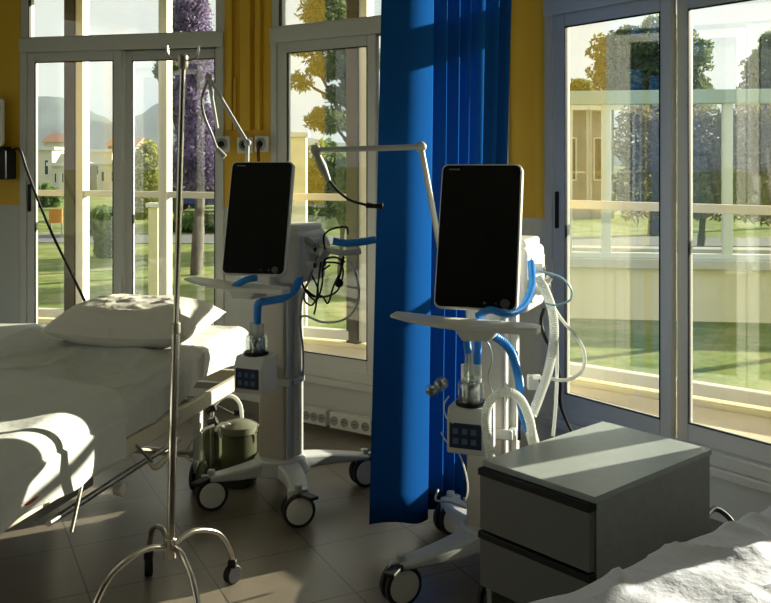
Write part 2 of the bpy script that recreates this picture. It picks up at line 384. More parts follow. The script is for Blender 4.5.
# socket boxes under the middle window
for (a,b,lab) in ((.455,.665,'white socket box low on the wall, nearer the left ventilator column'),(.69,.96,'white socket box low on the wall, next to the blue curtain')):
    o=thing('socket_box',Mx2@Vector(((a+b)/2,-.03,.03)),lab,'socket','socket boxes under the middle window')
    obj('housing',MB(Mx2).bb(a,b,-.06,-.0125,.03,.115),M['white'],o,bevel=.004)
    nsk=3 if b-a<.2 else 4
    for k in range(nsk):
        xx=a+(b-a)*(k+.5)/nsk
        R=Mx2.to_3x3()@Matrix.Rotation(PI/2,3,'X')
        s=obj('socket',MB().lathe([(.024,0),(.024,.005),(.019,.005),(.018,.001)],Mx2@Vector((xx,-.06,.072)),R=R,n=20),M['pgrey'],o)
        mbh=MB()
        for q in(-.007,.007): mbh.sphere(Mx2@Vector((xx+q,-.0625,.072)),.003,6)
        obj('pin_hole',mbh,M['dark'],s)
# handset and holder on the left
o=thing('wall_holder',px(5,180,3.62),'black holder box mounted on the yellow wall at far left','holder')
q=px(5,165,3.62); 
obj('box',MB(facet(K1,TH1)).bb(.02,.245,-.12,-.001,1.35,1.53),M['dark'],o,bevel=.01)
obj('cradle',MB(facet(K1,TH1)).bb(.03,.22,-.11,-.02,1.53,1.55),M['dark'],o,bevel=.004)
hs=thing('handset',px(2,150,3.62),'white corded handset standing in the black wall holder','handset')
obj('body',MB(facet(K1,TH1)).rrect(.13,.30,.03,-.10,-.05,.135,1.70),M['white'],hs,bevel=.012)
obj('grip',MB(facet(K1,TH1)).rrect(.05,.20,.02,-.125,-.095,.19,1.65),M['white'],hs,bevel=.008)
mb=MB(); mb.tube([px(12,150,3.58),px(20,150,3.58),px(27,170,3.58),px(40,205,3.56),(px(55,240,3.5)),px(70,270,3.4),px(86,304,3.3)],.008,8)
tag(obj('cord',mb,M['dark']),'black cord hanging across the left window from the wall holder','cord')

# ------------------------------------------------------------------ curtain
def curtain():
    mb=MB(); n=150; rows=26
    top=[Vector((.025,3.38,0)),Vector((.22,3.62,0)),Vector((.60,4.16,0))]
    bot=[Vector((-.03,3.37,0)),Vector((.22,3.60,0)),Vector((.50,4.13,0))]
    def q(P,t): a,b,c=P; return a*(1-t)**2+b*2*t*(1-t)+c*t*t
    vs=[];fs=[]
    for j in range(rows+1):
        h=j/rows
        for i in range(n+1):
            t=i/n; p=q(top,t).lerp(q(bot,t),h**1.2)
            e=q(top,min(1,t+.01))-q(top,max(0,t-.01)); nn=Vector((-e.y,e.x,0)).normalized()
            ph=2.51*t/.33 if t<.33 else 2.51+2*PI*6.5*(t-.33)/.67
            ph+=.35*h*math.sin(t*11)
            wv=math.sin(ph+2.2)+.18*math.sin(2.3*ph+1+h)
            amp=.030*(1+.25*h)*(1.1 if t<.34 else .95)
            z=CH-.05-(CH-.05-(.085-.08*t)-.012*math.sin(t*17))*h
            p=p+nn*wv*amp; vs.append((p.x,p.y,z))
    for j in range(rows):
        for i in range(n):
            a=j*(n+1)+i; fs.append((a,a+1,a+n+2,a+n+1))
    mb.add(vs,fs); o=obj('curtain',mb,M['curtain'])
    s=o.modifiers.new('thick','SOLIDIFY'); s.thickness=.002
    tag(o,'long blue pleated curtain hanging behind the right ventilator','curtain')
    r=thing('curtain_rail',(.2,3.75,CH-.05),'white ceiling rail that the blue curtain hangs from','rail')
    obj('track',MB().tube([(-.25,3.18,CH-.025),(.025,3.38,CH-.025),(.26,3.68,CH-.025),(.60,4.22,CH-.025)],.012,8),M['alu'],r)
curtain()

# ------------------------------------------------------------------ IV pole
def iv_pole():
    hub=px(170,547,1.93); top=px(183,60,1.93)
    t=thing('drip_stand',(hub.x,hub.y,0),'chrome drip stand with four curved castor legs in front of left bed','drip stand')
    mid=hub.lerp(top,.45)
    obj('lower_tube',MB().tube([hub+Vector((0,0,-.03)),mid],.0135,16,smoothp=False),M['chrome'],t)
    obj('upper_tube',MB().tube([mid,top],.0095,16,smoothp=False),M['chrome'],t)
    obj('hub',MB().tube([hub+Vector((0,0,-.035)),hub+Vector((0,0,.03))],.021,16,smoothp=False),M['chrome'],t,bevel=.003)
    obj('clamp_collar',MB().tube([mid-Vector((0,0,.018)),mid+Vector((0,0,.018))],.0155,16,smoothp=False),M['steel'],t,bevel=.003)
    hk=MB()
    obj('top_cap',MB().lathe([(.012,-.03),(.017,-.02),(.017,.012),(.010,.02)],top),M['steel'],t)
    for s in(-1,1):
        for e in(0,1):
            d=Vector((.045*s,0.012*e,0))
            obj('hook',MB().tube([top,top+d*.5+Vector((0,0,.0)),top+d+Vector((0,.0,.012)),top+d*1.15+Vector((0,0,.045))],.0035,8),M['chrome'],t)  if e==0 else None
    for dx,dy,R in ((.165,.21,1),(-.14,.27,1),(-.19,-.20,1),(.15,-.25,1)):
        e=Vector((hub.x+dx,hub.y+dy,.075))
        pts=[hub,hub+Vector((dx*.35,dy*.35,.02)),hub+Vector((dx*.75,dy*.75,-.02)),e+Vector((0,0,.02)),e]
        pts[3]=Vector((hub.x+dx*.96,hub.y+dy*.96,.115))
        obj('leg',MB().tube(pts,.0095,12),M['chrome'],t)
        c=obj('caster',MB().box(e+Vector((0,0,-.005)),(.03,.03,.03)),M['dark'],t,bevel=.006)
        ax=Vector((dy,-dx,0)).normalized() if dx*dy>0 else Vector((1,.3,0)).normalized()
        obj('wheel',MB().tube([e+Vector((0,0,-.042))-ax*.014,e+Vector((0,0,-.042))+ax*.014],.033,24,smoothp=False),M['dark'],c,bevel=.005)
iv_pole()

# ------------------------------------------------------------------ beds
def frame_at(o,deg): return Matrix.Translation((o[0],o[1],0))@Matrix.Rotation(math.radians(deg),4,'Z')
def sheet_profile(W,zt,zb,r=.05,n=10):
    """cross-section (x,z) going from the lower left side over the top to the lower right side"""
    P=[(-W,zb),(-W,zb+(zt-zb)*.5)]
    for k in range(n+1): a=PI-PI/2*k/n; P.append((-W+r+r*math.cos(a),zt-r+r*math.sin(a)))
    for k in range(1,40): P.append((-W+r+(W-2*r)*k/40,zt))
    for k in range(n+1): a=PI/2-PI/2*k/n; P.append((-r+r*math.cos(a),zt-r+r*math.sin(a)))
    P+=[(0,zb+(zt-zb)*.5),(0,zb)]; return P
def mattress_mesh(Mx,W,L,zt,zb,rise,amp,seed,scale=3.0):
    mb=MB(Mx); ny=170; prof=sheet_profile(W,0,zb-zt); n=len(prof); vs=[];fs=[]
    for j in range(ny+1):
        y=-L*j/ny; edge=min(1,(min(-y,L+y)/.05)); e=math.sqrt(max(0,1-(1-edge)**2))
        zz=zt+rise(y)
        for x,dz in prof:
            z=zz+dz
            if dz>-.05: z-= (1-e)*.05
            w=noise.noise(Vector((x*scale+seed,y*scale,dz*5)))*amp+noise.noise(Vector((x*9+seed,y*9,dz*9+3)))*amp*.5+ (1-abs(noise.noise(Vector((x*3.0+y*2+seed,y*4.2-x*2,4)))*2.2))**6*amp*.8 if True else 0
            xx=x
            if dz<-.03: xx+= w*1.5*(1 if x>-W/2 else -1)
            else: z+=w
            vs.append((xx*(.985+.015*e),y,z))
    for j in range(ny):
        for i in range(n-1):
            a=j*n+i; fs.append((a,a+1,a+n+1,a+n))
    fs.append(tuple(range(n))[::-1]); fs.append(tuple(ny*n+i for i in range(n)))
    mb.add(vs,fs); return mb
def caster(parent,p,r,axis_deg,w=.05,pedal=None,capmat=None):
    """twin-wheel caster; p = floor contact point"""
    a=math.radians(axis_deg); ax=Vector((math.cos(a),math.sin(a),0)); fw=Vector((-ax.y,ax.x,0))
    c=p+Vector((0,0,r))
    h=MB(); h.tube([p+Vector((0,0,r*1.2)),p+Vector((0,0,r*2.5))],.016,14,smoothp=False)
    R=Matrix.Rotation(a,3,'Z')
    h.box(c+Vector((0,0,r*.75)),(w*.5,r*1.25,r*.9),R)
    o=obj('caster',h,M['base'],parent,bevel=.005)
    for s in(-1,1):
        wl=obj('wheel',MB().tube([c+ax*s*w*.18,c+ax*s*w*.24,c+ax*s*w*.47,c+ax*s*w*.5],[r*.95,r,r,r*.93],32,smoothp=False),M['tyre'],o)
        obj('wheel_cap',MB().tube([c+ax*s*w*.44,c+ax*s*w*.54,c+ax*s*w*.58],[r*.80,r*.80,r*.70],32,smoothp=False),capmat or M['cap'],o)
    if pedal is not None:
        pa=math.radians(pedal); d=Vector((math.cos(pa),math.sin(pa),0))
        obj('brake_pedal',MB().box(c+d*r*.95+Vector((0,0,r*1.02)),(r*1.25,.04,.014),Matrix.Rotation(pa,3,'Z')),M['dark'],o,bevel=.004)
    return o
def bed(o,deg,W,L,zt,zb,rise,label,sheetm,amp,seed):
    Mx=frame_at(o,deg); t=thing('hospital_bed',(o[0],o[1],0),label,'bed')
    obj('mattress',mattress_mesh(Mx,W,L,zt,zb,rise,amp,seed),sheetm,t)
    zr=zb-.005
    for x in(-.012,-W+.012): obj('side_rail',MB(Mx).bb(x-.014,x+.014,-L+.02,-.01,zr-.06,zr),M['cream'],t,bevel=.004)
    obj('head_rail',MB(Mx).bb(-W+.03,-.03,-.04,-.01,zr-.075,zr),M['cream'],t,bevel=.004)
    obj('foot_rail',MB(Mx).bb(-W+.03,-.03,-L+.02,-L+.05,zr-.075,zr),M['cream'],t,bevel=.004)
    u=MB(Mx)
    for x in(-.16,-W+.16): u.bb(x-.02,x+.02,-L+.1,-.1,zr-.15,zr-.09)
    for k in range(7): yy=-.15-k*(L-.3)/6; u.bb(-W+.02,-.02,yy-.018,yy+.018,zr-.06,zr-.03)
    obj('underframe',u,M['steel'],t,bevel=.003)
    k=MB(Mx); k.tube([(-.05,-.62,zr-.15),(-.05,-1.5,zr-.15)],.011,10,smoothp=False)
    obj('crank_rod',k,M['steel'],t)
    obj('crank_knob',MB(Mx).tube([(-.02,-1.16,zr-.16),(.015,-1.16,zr-.16)],[.02,.024],14,smoothp=False),M['white'],t,bevel=.004)
    obj('hook_bracket',MB(Mx).tube([(.004,-.80,zr-.08),(.012,-.80,zr-.13),(.012,-.92,zr-.16),(-.02,-.92,zr-.14)],.010,10),M['cream'],t)
    obj('pull_rod',MB(Mx).tube([(.018,-1.08,zr-.03),(.03,-.99,zr-.115)],.006,8,smoothp=False),M['steel'],t)
    obj('pull_rod',MB(Mx).tube([(.018,-1.42,zr-.04),(.03,-1.50,zr-.17)],.006,8,smoothp=False),M['steel'],t)
    obj('motor_box',MB(Mx).bb(-.5,-.2,-1.35,-1.0,zr-.22,zr-.12),M['pgrey'],t,bevel=.01)
    for x,y in((-.12,-.30),(-W+.12,-.30),(-.12,-L+.3),(-W+.12,-L+.3)):
        obj('leg',MB(Mx).bb(x-.018,x+.018,y-.018,y+.018,.13,zr-.08),M['white'],t,bevel=.004)
        caster(t,Mx@Vector((x,y,0)),.062,deg+8,.045,capmat=M['tyre'])
    obj('link_bar',MB(Mx).tube([(-.14,-.32,.17),(-W*.5,-.9,zr-.12)],.012,8,smoothp=False),M['steel'],t)
    obj('link_bar',MB(Mx).tube([(-W+.14,-.32,.17),(-W*.5,-.9,zr-.12)],.012,8,smoothp=False),M['steel'],t)
    obj('link_bar',MB(Mx).bb(-W+.12,-.12,-.31,-.29,.14,.17),M['steel'],t,bevel=.003)
    return Mx,t
def sm(a,b,x): x=max(0,min(1,(x-a)/(b-a))); return x*x*(3-2*x)
B1=(-.645,4.26); BD=-13.9; BW=.97
rise1=lambda y: .07*sm(-1.15,-.25,y)
MB1,bed1=bed(B1,BD,BW,2.1,.62,.478,rise1,'hospital bed by the left windows with cream side rail and rumpled pale sheet',M['sheet'],.017,2.0)
obj('strap',MB(MB1).tube([(.006,-1.42,.50),(.012,-1.55,.475),(.006,-1.85,.47)],.016,8),M['red'],bed1)['label']='red strap'
B2=(1.935,1.825)
MB2,bed2=bed(B2,-54.7,.92,2.0,.60,.47,lambda y:0,'hospital bed in near right corner with crumpled white sheet beside the grey cabinet',M['sheet2'],.019,11.0)

def pillow(Mx,c,w,l,h,tilt):
    mb=MB(Mx@Matrix.Translation(c)@Matrix.Rotation(tilt,4,'X')); n=44; vs=[];fs=[]
    for side in(1,-1):
        for j in range(n+1):
            for i in range(n+1):
                x=-1+2*i/n; y=-1+2*j/n
                e=max(0,(1-abs(x)**3.2))*max(0,(1-abs(y)**3.0))
                z=e**.55*h/2*(1.15 if side>0 else .8)
                pin=1-.10*(abs(x*y))**2*0 - .07*(1-abs(x))*abs(y)**3
                pin2=1-.06*(1-abs(y))*abs(x)**3
                w1=noise.noise(Vector((x*2.2+side,y*2.2,1)))*.010+ (1-abs(noise.noise(Vector((x*2+y+5,y*3-x,side)))*2))**5*.010*e
                vs.append((x*w/2*pin2,y*l/2*pin,side*z+w1*min(1,e*4)+.02*(x*x)))
    m=(n+1)**2
    for s in(0,1):
        for j in range(n):
            for i in range(n):
                a=s*m+j*(n+1)+i; q=(a,a+1,a+n+2,a+n+1); fs.append(q if s==0 else q[::-1])
    mb.add(vs,fs); o=obj('pillow',mb,M['pillow'])
    return o
p=pillow(MB1,(-.365,-.40,.735),.66,.44,.20,.08)
tag(p,'plump white pillow at the head of the left bed','pillow')

def blanket():
    W=BW; mb=MB(MB1); r=.055; zt=.628; nu=120; nv=110; vs=[];fs=[]
    # s runs from the left edge across the top and down the right side
    top=W-2*r; arc=PI/2*r; drop=.145
    for j in range(nv+1):
        for i in range(nu+1):
            s=(i/nu)*(top+arc+drop)
            # upper edge of the blanket: diagonal with a rounded corner towards the drop
            f=i/nu
            y_top=-1.0-.22*sm(.35,1.05,f)+.012*math.sin(f*9)
            y=y_top+( -2.06-y_top)*(j/nv)
            if s<top: x=-W+r+s; z=zt; n=Vector((0,0,1))
            elif s<top+arc: a=(s-top)/r; x=-r+r*math.sin(a); z=zt-r+r*math.cos(a); n=Vector((math.sin(a),0,math.cos(a)))
            else: x=0; z=zt-r-(s-top-arc)*(.92); n=Vector((1,0,0))
            w=.010+noise.noise(Vector((x*3,y*3.1,z*6+7)))*.012+noise.noise(Vector((s*8,y*5,3)))*.005
            if s>top+arc: w+=.018*math.sin(y*17+s*8)*((s-top-arc)/drop)+.01
            hem=.012*math.exp(-j/2.0)
            p=Vector((x,y,z+rise1(y)))+n*(w+.012+hem*.6)
            vs.append(tuple(p))
    for j in range(nv):
        for i in range(nu):
            a=j*(nu+1)+i; fs.append((a,a+1,a+nu+2,a+nu+1))
    mb.add(vs,fs); o=obj('blanket',mb,M['blanket'])
    s=o.modifiers.new('thick','SOLIDIFY'); s.thickness=.012; s.offset=0
    tag(o,'white top sheet folded over lower half of the left bed, draped down its side','blanket')
blanket()

# pale cabinet at the far left behind the bed
cb=thing('bedside_cabinet',(-2.05,4.5,0),'pale blue-grey bedside cabinet at far left behind the bed','cabinet')
obj('body',MB().bb(-2.25,-1.84,4.48,4.90,.04,.55),M['paleblue'],cb,bevel=.004)
obj('top',MB().bb(-2.27,-1.82,4.46,4.91,.55,.575),M['white'],cb,bevel=.004)
obj('door',MB().bb(-2.24,-1.90,4.465,4.48,.06,.54),M['white'],cb,bevel=.003)
obj('plinth',MB().bb(-2.23,-1.86,4.5,4.88,0,.04),M['pgrey'],cb)

# ------------------------------------------------------------------ grey drawer cabinet
def cabinet():
    A=Vector((.289,2.667,0)); B=Vector((.552,2.370,0))
    ang=math.atan2(B.y-A.y,B.x-A.x); w=(B-A).length; dp=.60
    Mx=Matrix.Translation(A)@Matrix.Rotation(ang,4,'Z')   # local x along the front, local y to the back
    t=thing('drawer_cabinet',Mx@Vector((w/2,dp/2,0)),'grey two-drawer bedside cabinet with black recessed handles beside the near bed','cabinet')
    H=.57
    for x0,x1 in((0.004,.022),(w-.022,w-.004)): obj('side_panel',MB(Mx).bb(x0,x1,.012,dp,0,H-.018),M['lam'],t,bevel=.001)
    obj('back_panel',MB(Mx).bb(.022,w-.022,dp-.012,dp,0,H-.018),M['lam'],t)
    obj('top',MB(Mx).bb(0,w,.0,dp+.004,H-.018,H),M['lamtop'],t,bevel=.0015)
    obj('bottom_shelf',MB(Mx).bb(.022,w-.022,.02,dp-.012,.03,.048),M['lam'],t)
    obj('divider',MB(Mx).bb(.022,w-.022,.02,dp-.012,.205,.218),M['lam'],t)
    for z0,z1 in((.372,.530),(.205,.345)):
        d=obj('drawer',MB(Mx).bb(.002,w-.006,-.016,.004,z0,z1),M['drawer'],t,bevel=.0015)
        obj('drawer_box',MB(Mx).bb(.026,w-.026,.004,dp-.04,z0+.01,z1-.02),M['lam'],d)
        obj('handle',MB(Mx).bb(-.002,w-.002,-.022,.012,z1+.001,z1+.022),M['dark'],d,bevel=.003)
    return t
cabinet()

# ------------------------------------------------------------------ ventilators
def hose(parent,name,pts,r,m,corr=.12,n=12,label=None,pitch=.007):
    o=obj(name,MB().tube([px(*p) for p in pts],r,n,corr=corr,sub=14,pitch=pitch),m,parent)
    if label:o['label']=label
    return o
def ventilator(col,label,yaw,syaw,scr,casters,tray,hum,tilt=15,wheelax=(0,)*4):
    cx,cy=col; t=thing('ventilator',(cx,cy,0),label,'ventilator')
    Rb=Matrix.Translation((cx,cy,0))@Matrix.Rotation(-math.radians(yaw),4,'Z')
    # cross-shaped base
    mb=MB(); mb.tube([(cx,cy,.125),(cx,cy,.185)],[.135,.105],24,smoothp=False)
    obj('base_hub',mb,M['base'],t,bevel=.006)
    for k,(x,y) in enumerate(casters):
        d=Vector((x-cx,y-cy,0)); L=d.length; a=math.atan2(d.y,d.x)
        Ml=Matrix.Translation((cx,cy,0))@Matrix.Rotation(a,4,'Z')
        leg=MB(Ml); vs=[];fs=[]; n=9
        for i in range(n):
            s=i/(n-1); X=.04+(L+.015-.04)*s; hw=.062-.022*s; zt=.185-.035*s-.01*s*s; zb=.125-.002*s
            sw=.02*math.sin(s*PI)
            vs+= [(X,-hw+sw,zb),(X,-hw*.8+sw,zt),(X,hw*.8+sw,zt),(X,hw+sw,zb)]
        for i in range(n-1):
            for j in range(4):
                q=(j+1)%4; fs.append((i*4+j,i*4+q,i*4+4+q,i*4+4+j))
        fs+=[(3,2,1,0),tuple((n-1)*4+j for j in range(4))]
        leg.add(vs,fs); obj('leg',leg,M['base'],t,bevel=.008)
        caster(t,Vector((x,y,0)),.066,wheelax[k],.055,pedal=math.degrees(a)+ (35 if k!=1 else 25))
    # column with a side channel
    obj('column',MB(Rb).bb(-.075,.058,-.055,.055,.16,.93),M['warm'],t,bevel=.008)
    obj('side_channel',MB(Rb).bb(.0585,.066,-.045,.045,.17,.93),M['white'],t,bevel=.002)
    obj('side_channel',MB(Rb).bb(.060,.088,.010,.05,.19,.93),M['white'],t,bevel=.003)
    obj('cable_clip',MB(Rb).bb(-.08,.092,-.062,-.045,.50,.535),M['base'],t,bevel=.004)
    obj('cable_clip',MB(Rb).bb(.07,.094,-.03,.055,.505,.53),M['base'],t,bevel=.004)
    # body
    b=obj('ventilator_body',MB(Rb@Matrix.Translation((.01,.0,0))).bb(-.15,.15,-.11,.13,.945,1.165),M['white'],t,bevel=.022,seg=4)
    obj('body_top_cover',MB(Rb@Matrix.Translation((.01,.01,0))).bb(-.12,.135,-.09,.11,1.155,1.19),M['white'],t,bevel=.012,seg=3)
    obj('port_panel',MB(Rb).bb(.155,.166,-.07,.10,.975,1.13),M['white'],t,bevel=.004)
    for yy,zz in((-.035,1.02),(.045,1.02),(-.035,1.09)):
        R=Rb.to_3x3()@Matrix.Rotation(PI/2,3,'Y')
        obj('hose_port',MB().lathe([(.019,0),(.019,.03),(.014,.034)],Rb@Vector((.164,yy,zz)),R=R,n=20),M['white'],t,bevel=.001); obj('port_opening',MB().lathe([(.0125,0),(.0125,.0355),(.011,.036)],Rb@Vector((.164,yy,zz)),R=R,n=20),M['dark'],t)
    obj('body_slot',MB(Rb).rrect(.012,.04,.004,-.10,-.095,0,0),M['dark'],t) if False else None
    # screen
    Ms=Matrix.Translation(scr)@Matrix.Rotation(-math.radians(syaw),4,'Z')@Matrix.Rotation(-math.radians(tilt),4,'X')
    w,h=.268,.475
    hs=obj('screen_housing',MB(Ms).rrect(w,h,.022,-.004,.032),M['white'],t,bevel=.006,seg=3)
    obj('screen_back',MB(Ms).rrect(w*.6,h*.55,.02,.03,.075,0,-.05),M['white'],t,bevel=.01)
    s=obj('screen',MB(Ms).rrect(w-.010,h-.012,.019,-.009,-.003),M['screen'],t,bevel=.002)
    R=Ms.to_3x3()@Matrix.Rotation(PI/2,3,'X')
    obj('rotary_knob',MB().lathe([(.0145,0),(.0145,.010),(.012,.013)],Ms@Vector((w*.36,-.009,-h*.455)),R=R,n=24),M['keygrey'],s)
    lg=MB(Ms)
    for k in range(6): lg.bb(-w*.40+k*.0062,-w*.40+k*.0062+.0042,-.0098,-.009,h*.452,h*.452+.005)
    obj('screen_lettering',lg,M['pgrey'],s)
    kb=MB(Ms)
    for k in range(2): kb.sphere((w*.12+k*.035,-.009,-h*.455),.0045,8,sc=(1,.3,1))
    obj('key',kb,M['keygrey'],s)
    # neck
    n0=Vector(scr)+Vector((0,.04,-.17)); obj('neck',MB(Rb).bb(-.05,.05,-.14,-.02,.90,1.0),M['white'],t,bevel=.012)
    # tray / handle bar
    a,bp=[Vector(q) for q in tray]; d=(bp-a); L=d.length; yw=math.atan2(d.y,d.x)
    Mt=Matrix.Translation(a)@Matrix.Rotation(yw,4,'Z')
    tr=MB(Mt); vs=[];fs=[]; n=17
    for i in range(n):
        s=i/(n-1); x=L*s; c=1-(2*s-1)**2; zz=.016*(2*s-1)**2*(1 if s<.5 else .2); th=.011+.010*s
        y0=-.02-.025*c; y1=.035+.045*c**.5
        vs+=[(x,y0,zz-th),(x,y0,zz),(x,y1,zz+.002),(x,y1,zz-th)]
    for i in range(n-1):
        for j in range(4): q=(j+1)%4; fs.append((i*4+j,i*4+q,i*4+4+q,i*4+4+j))
    fs+=[(3,2,1,0),tuple((n-1)*4+j for j in range(4))]
    tr.add(vs,fs); obj('tray_handle',tr,M['white'],t,bevel=.005)
    br=MB(Mt); br.prismM([(L*.42,-.008),(L*.74,-.008),(L*.68,-.05),(L*.50,-.055)],-.01,.09); obj('tray_bracket',br,M['white'],t,bevel=.006)
    # humidifier
    hx,hy,hz=hum; Mh=Matrix.Translation((hx,hy,0))@Matrix.Rotation(-math.radians(yaw-4),4,'Z')
    h=MB(Mh); vs=[]
    for y,z in((-.062,hz),(.06,hz),(.06,hz+.15),(-.045,hz+.15),(-.062,hz+.115)):
        vs.append((y,z))
    n=len(vs); V=[(-.068,y,z) for y,z in vs]+[(.068,y,z) for y,z in vs]
    h.add(V,[tuple(range(n)),tuple(range(2*n-1,n-1,-1))]+[(i,n+i,n+(i+1)%n,(i+1)%n) for i in range(n)])
    ho=obj('humidifier',h,M['white'],t,bevel=.006)
    obj('display',MB(Mh).bb(-.058,.050,-.0655,-.061,hz+.02,hz+.102),M['panel'],ho,bevel=.003)
    kk=MB(Mh)
    for i in range(3):
        for j in range(2): kk.bb(-.045+i*.03,-.027+i*.03,-.0675,-.065,hz+.035+j*.032,hz+.053+j*.032)
    obj('display_keys',kk,M['led'],ho)
    obj('mounting_bracket',MB().cyl((hx,hy,hz+.06),(cx,cy,hz+.06),.02),M['pgrey'],t)
    obj('heater_plate',MB().lathe([(.052,0),(.052,.012),(.048,.014)],(hx,hy,hz+.149)),M['dark'],ho)
    obj('water_chamber',MB().lathe([(.046,0),(.047,.05),(.044,.062),(.032,.072),(.014,.078)],(hx,hy,hz+.163)),M['clear'],ho)
    obj('metal_core',MB().lathe([(.028,0),(.028,.06),(.026,.064)],(hx,hy,hz+.165)),M['water'],ho)
    for s in(-1,1): obj('chamber_port',MB(Mh).tube([(s*.022,0,hz+.225),(s*.022,0,hz+.28)],.013,16,smoothp=False),M['white_hose'],ho)
    return t,Mh
def arm(t,pts,r0,knobs):
    P=[px(*p) for p in pts]
    for a,b in zip(P,P[1:]): obj('arm_segment',MB().tube([a,b],r0,14,smoothp=False),M['base'],t)
    for k in knobs: obj('arm_joint',MB().sphere(P[k],r0*1.9,10,sc=(1,.7,1)),M['base'],t)

V2,MH2=ventilator((.372,3.165),'ventilator with black upright screen in front of the blue curtain, right-hand one',
    24,17,px(478.5,235.5,1.93),[(.05,2.963),(.36,2.87),(.57,3.36),(.255,3.525)],[(.02,2.857,.957),(.457,2.685,.945)],(.285,2.985,.50),wheelax=(-62,-62,20,-58))
V1,MH1=ventilator((-.457,3.90),'ventilator with black upright screen next to the left bed, left-hand one',
    27,11,px(258,217.5,2.46),[(-.73,3.773),(-.35,3.60),(-.095,4.05),(-.47,4.24)],[(-.827,3.75,.957),(-.39,3.495,.95)],(-.535,3.72,.51),wheelax=(-70,-72,-62,0))
# right ventilator hoses
hose(V2,'blue_hose',[(531,262,2.0),(532,285,1.96),(524,305,1.9),(508,314,1.86),(490,310,1.87),(478,316,1.90)],.0125,M['bluehose'])
hose(V2,'blue_hose',[(482,335,1.90),(497,338,1.89),(511,352,1.90),(519,380,1.93),(521,405,1.95),(526,425,1.95),(531,437,1.95)],.0145,M['bluehose'])
pts=[(468,332,1.93),(467,342,1.95),(468,352,1.96)]
hose(V2,'blue_hose',pts,.013,M['bluehose']); hose(V2,'blue_hose',[(478,334,1.93),(477.5,348,1.95),(477,362,1.97)],.014,M['bluehose'])
hose(V2,'chamber_tube',[(477,360,1.97),(477,374,1.98)],.013,M['white_hose'],0)
hose(V2,'chamber_tube',[(468,350,1.96),(467,376,1.98)],.011,M['clear'],0)
hose(V2,'white_hose',[(538,277,2.02),(545,290,2.02),(552,310,2.02),(554,335,2.0),(549,368,1.98),(540,395,1.95),(532,415,1.93)],.0165,M['white_hose'])
hose(V2,'white_hose',[(491,459,1.86),(488,440,1.87),(485.5,418,1.88),(491,400,1.88),(506,392,1.88),(520,399,1.89),(529,418,1.90),(533,440,1.92)],.0155,M['white_hose'])
hose(V2,'hose_cuff',[(531,432,1.93),(535,447,1.93)],.018,M['white_hose'],0)
hose(V2,'thin_tube',[(538,271,2.0),(552,274,2.0),(563,279,2.0),(571,289,2.0),(570,300,2.0),(556,305,2.0),(545,303,2.0)],.0035,mat('pale_blue_tube',(.40,.62,.72),.3),0)
hose(V2,'thin_tube',[(538,278,2.03),(545,283,2.03),(550,277,2.03)],.011,M['white'],0)
hose(V2,'thin_tube',[(549,300,2.03),(562,320,2.04),(575,335,2.05),(584,352,2.05),(582,371,2.05),(566,380,2.05),(545,378,2.05),(534,378,2.08)],.006,M['white_hose'],0)
hose(V2,'thin_tube',[(556,310,2.05),(557,360,2.06),(556,400,2.06),(553,436,2.06)],.006,M['white_hose'],0)
hose(V2,'monitor_cable',[(544,308,2.05),(541,322,2.05),(546,340,2.05),(554,352,2.1),(560,380,2.2),(560,402,2.3),(566,420,2.38),(574,436,2.42)],.006,M['dark'],0)
hose(V2,'monitor_cable',[(516,352,2.0),(519,372,2.02),(520,400,2.02),(519,440,2.02)],.006,mat('navy_cable',(.02,.04,.15),.4),0)
hose(V2,'green_tube',[(481,336,1.9),(489,345,1.9),(492,360,1.9),(488,376,1.92),(492,392,1.95)],.0025,mat('pale_green_tube',(.35,.55,.5),.3),0)
hose(V2,'sample_tube',[(453,423,1.95),(446,417,1.95),(444,405,1.97),(449,396,1.98)],.0025,M['white_hose'],0)
hose(V2,'sample_tube',[(441,432,2.0),(446,441,2.0),(458,452,2.0),(465,470,2.0),(468,488,2.0),(466,500,2.02)],.0028,M['white_hose'],0)
hose(V2,'sample_tube',[(438,490,2.15),(436,500,2.1),(450,502,2.1),(466,508,2.08)],.004,M['pgrey'],0)
c=MB(); c.sphere(px(432,390,2.1),.022,10,sc=(1.1,.9,1)); c.sphere(px(441,384,2.1),.026,10); c.tube([px(428,394,2.1),px(447,380,2.1)],.016,12,smoothp=False)
obj('clear_connector',c,M['clear'],V2)
obj('connector_box',MB().box(px(534,382,2.1),(.045,.03,.05)),M['white'],V2,bevel=.004)
obj('connector_cap',MB().box(px(541.5,382,2.095),(.022,.034,.042)),M['dark'],V2,bevel=.004)
arm(V2,[(447,286,2.12),(421,147,2.14),(316,150,2.18)],.0105,(1,2))
obj('arm_lever',MB().tube([px(316,152,2.17),px(322,166,2.17),px(329,181,2.17)],[.012,.017,.008],12,smoothp=False),M['pgrey'],V2)
hose(V2,'arm_hook',[(329,180,2.17),(338,191,2.17),(350,200,2.17),(366,205,2.17)],.005,M['dark'],0)
obj('hose_clip',MB().tube([px(366,205,2.17),px(374,206,2.17),px(383,206,2.17)],[.011,.008,.012],12,smoothp=False),M['dark'],V2,bevel=.002)
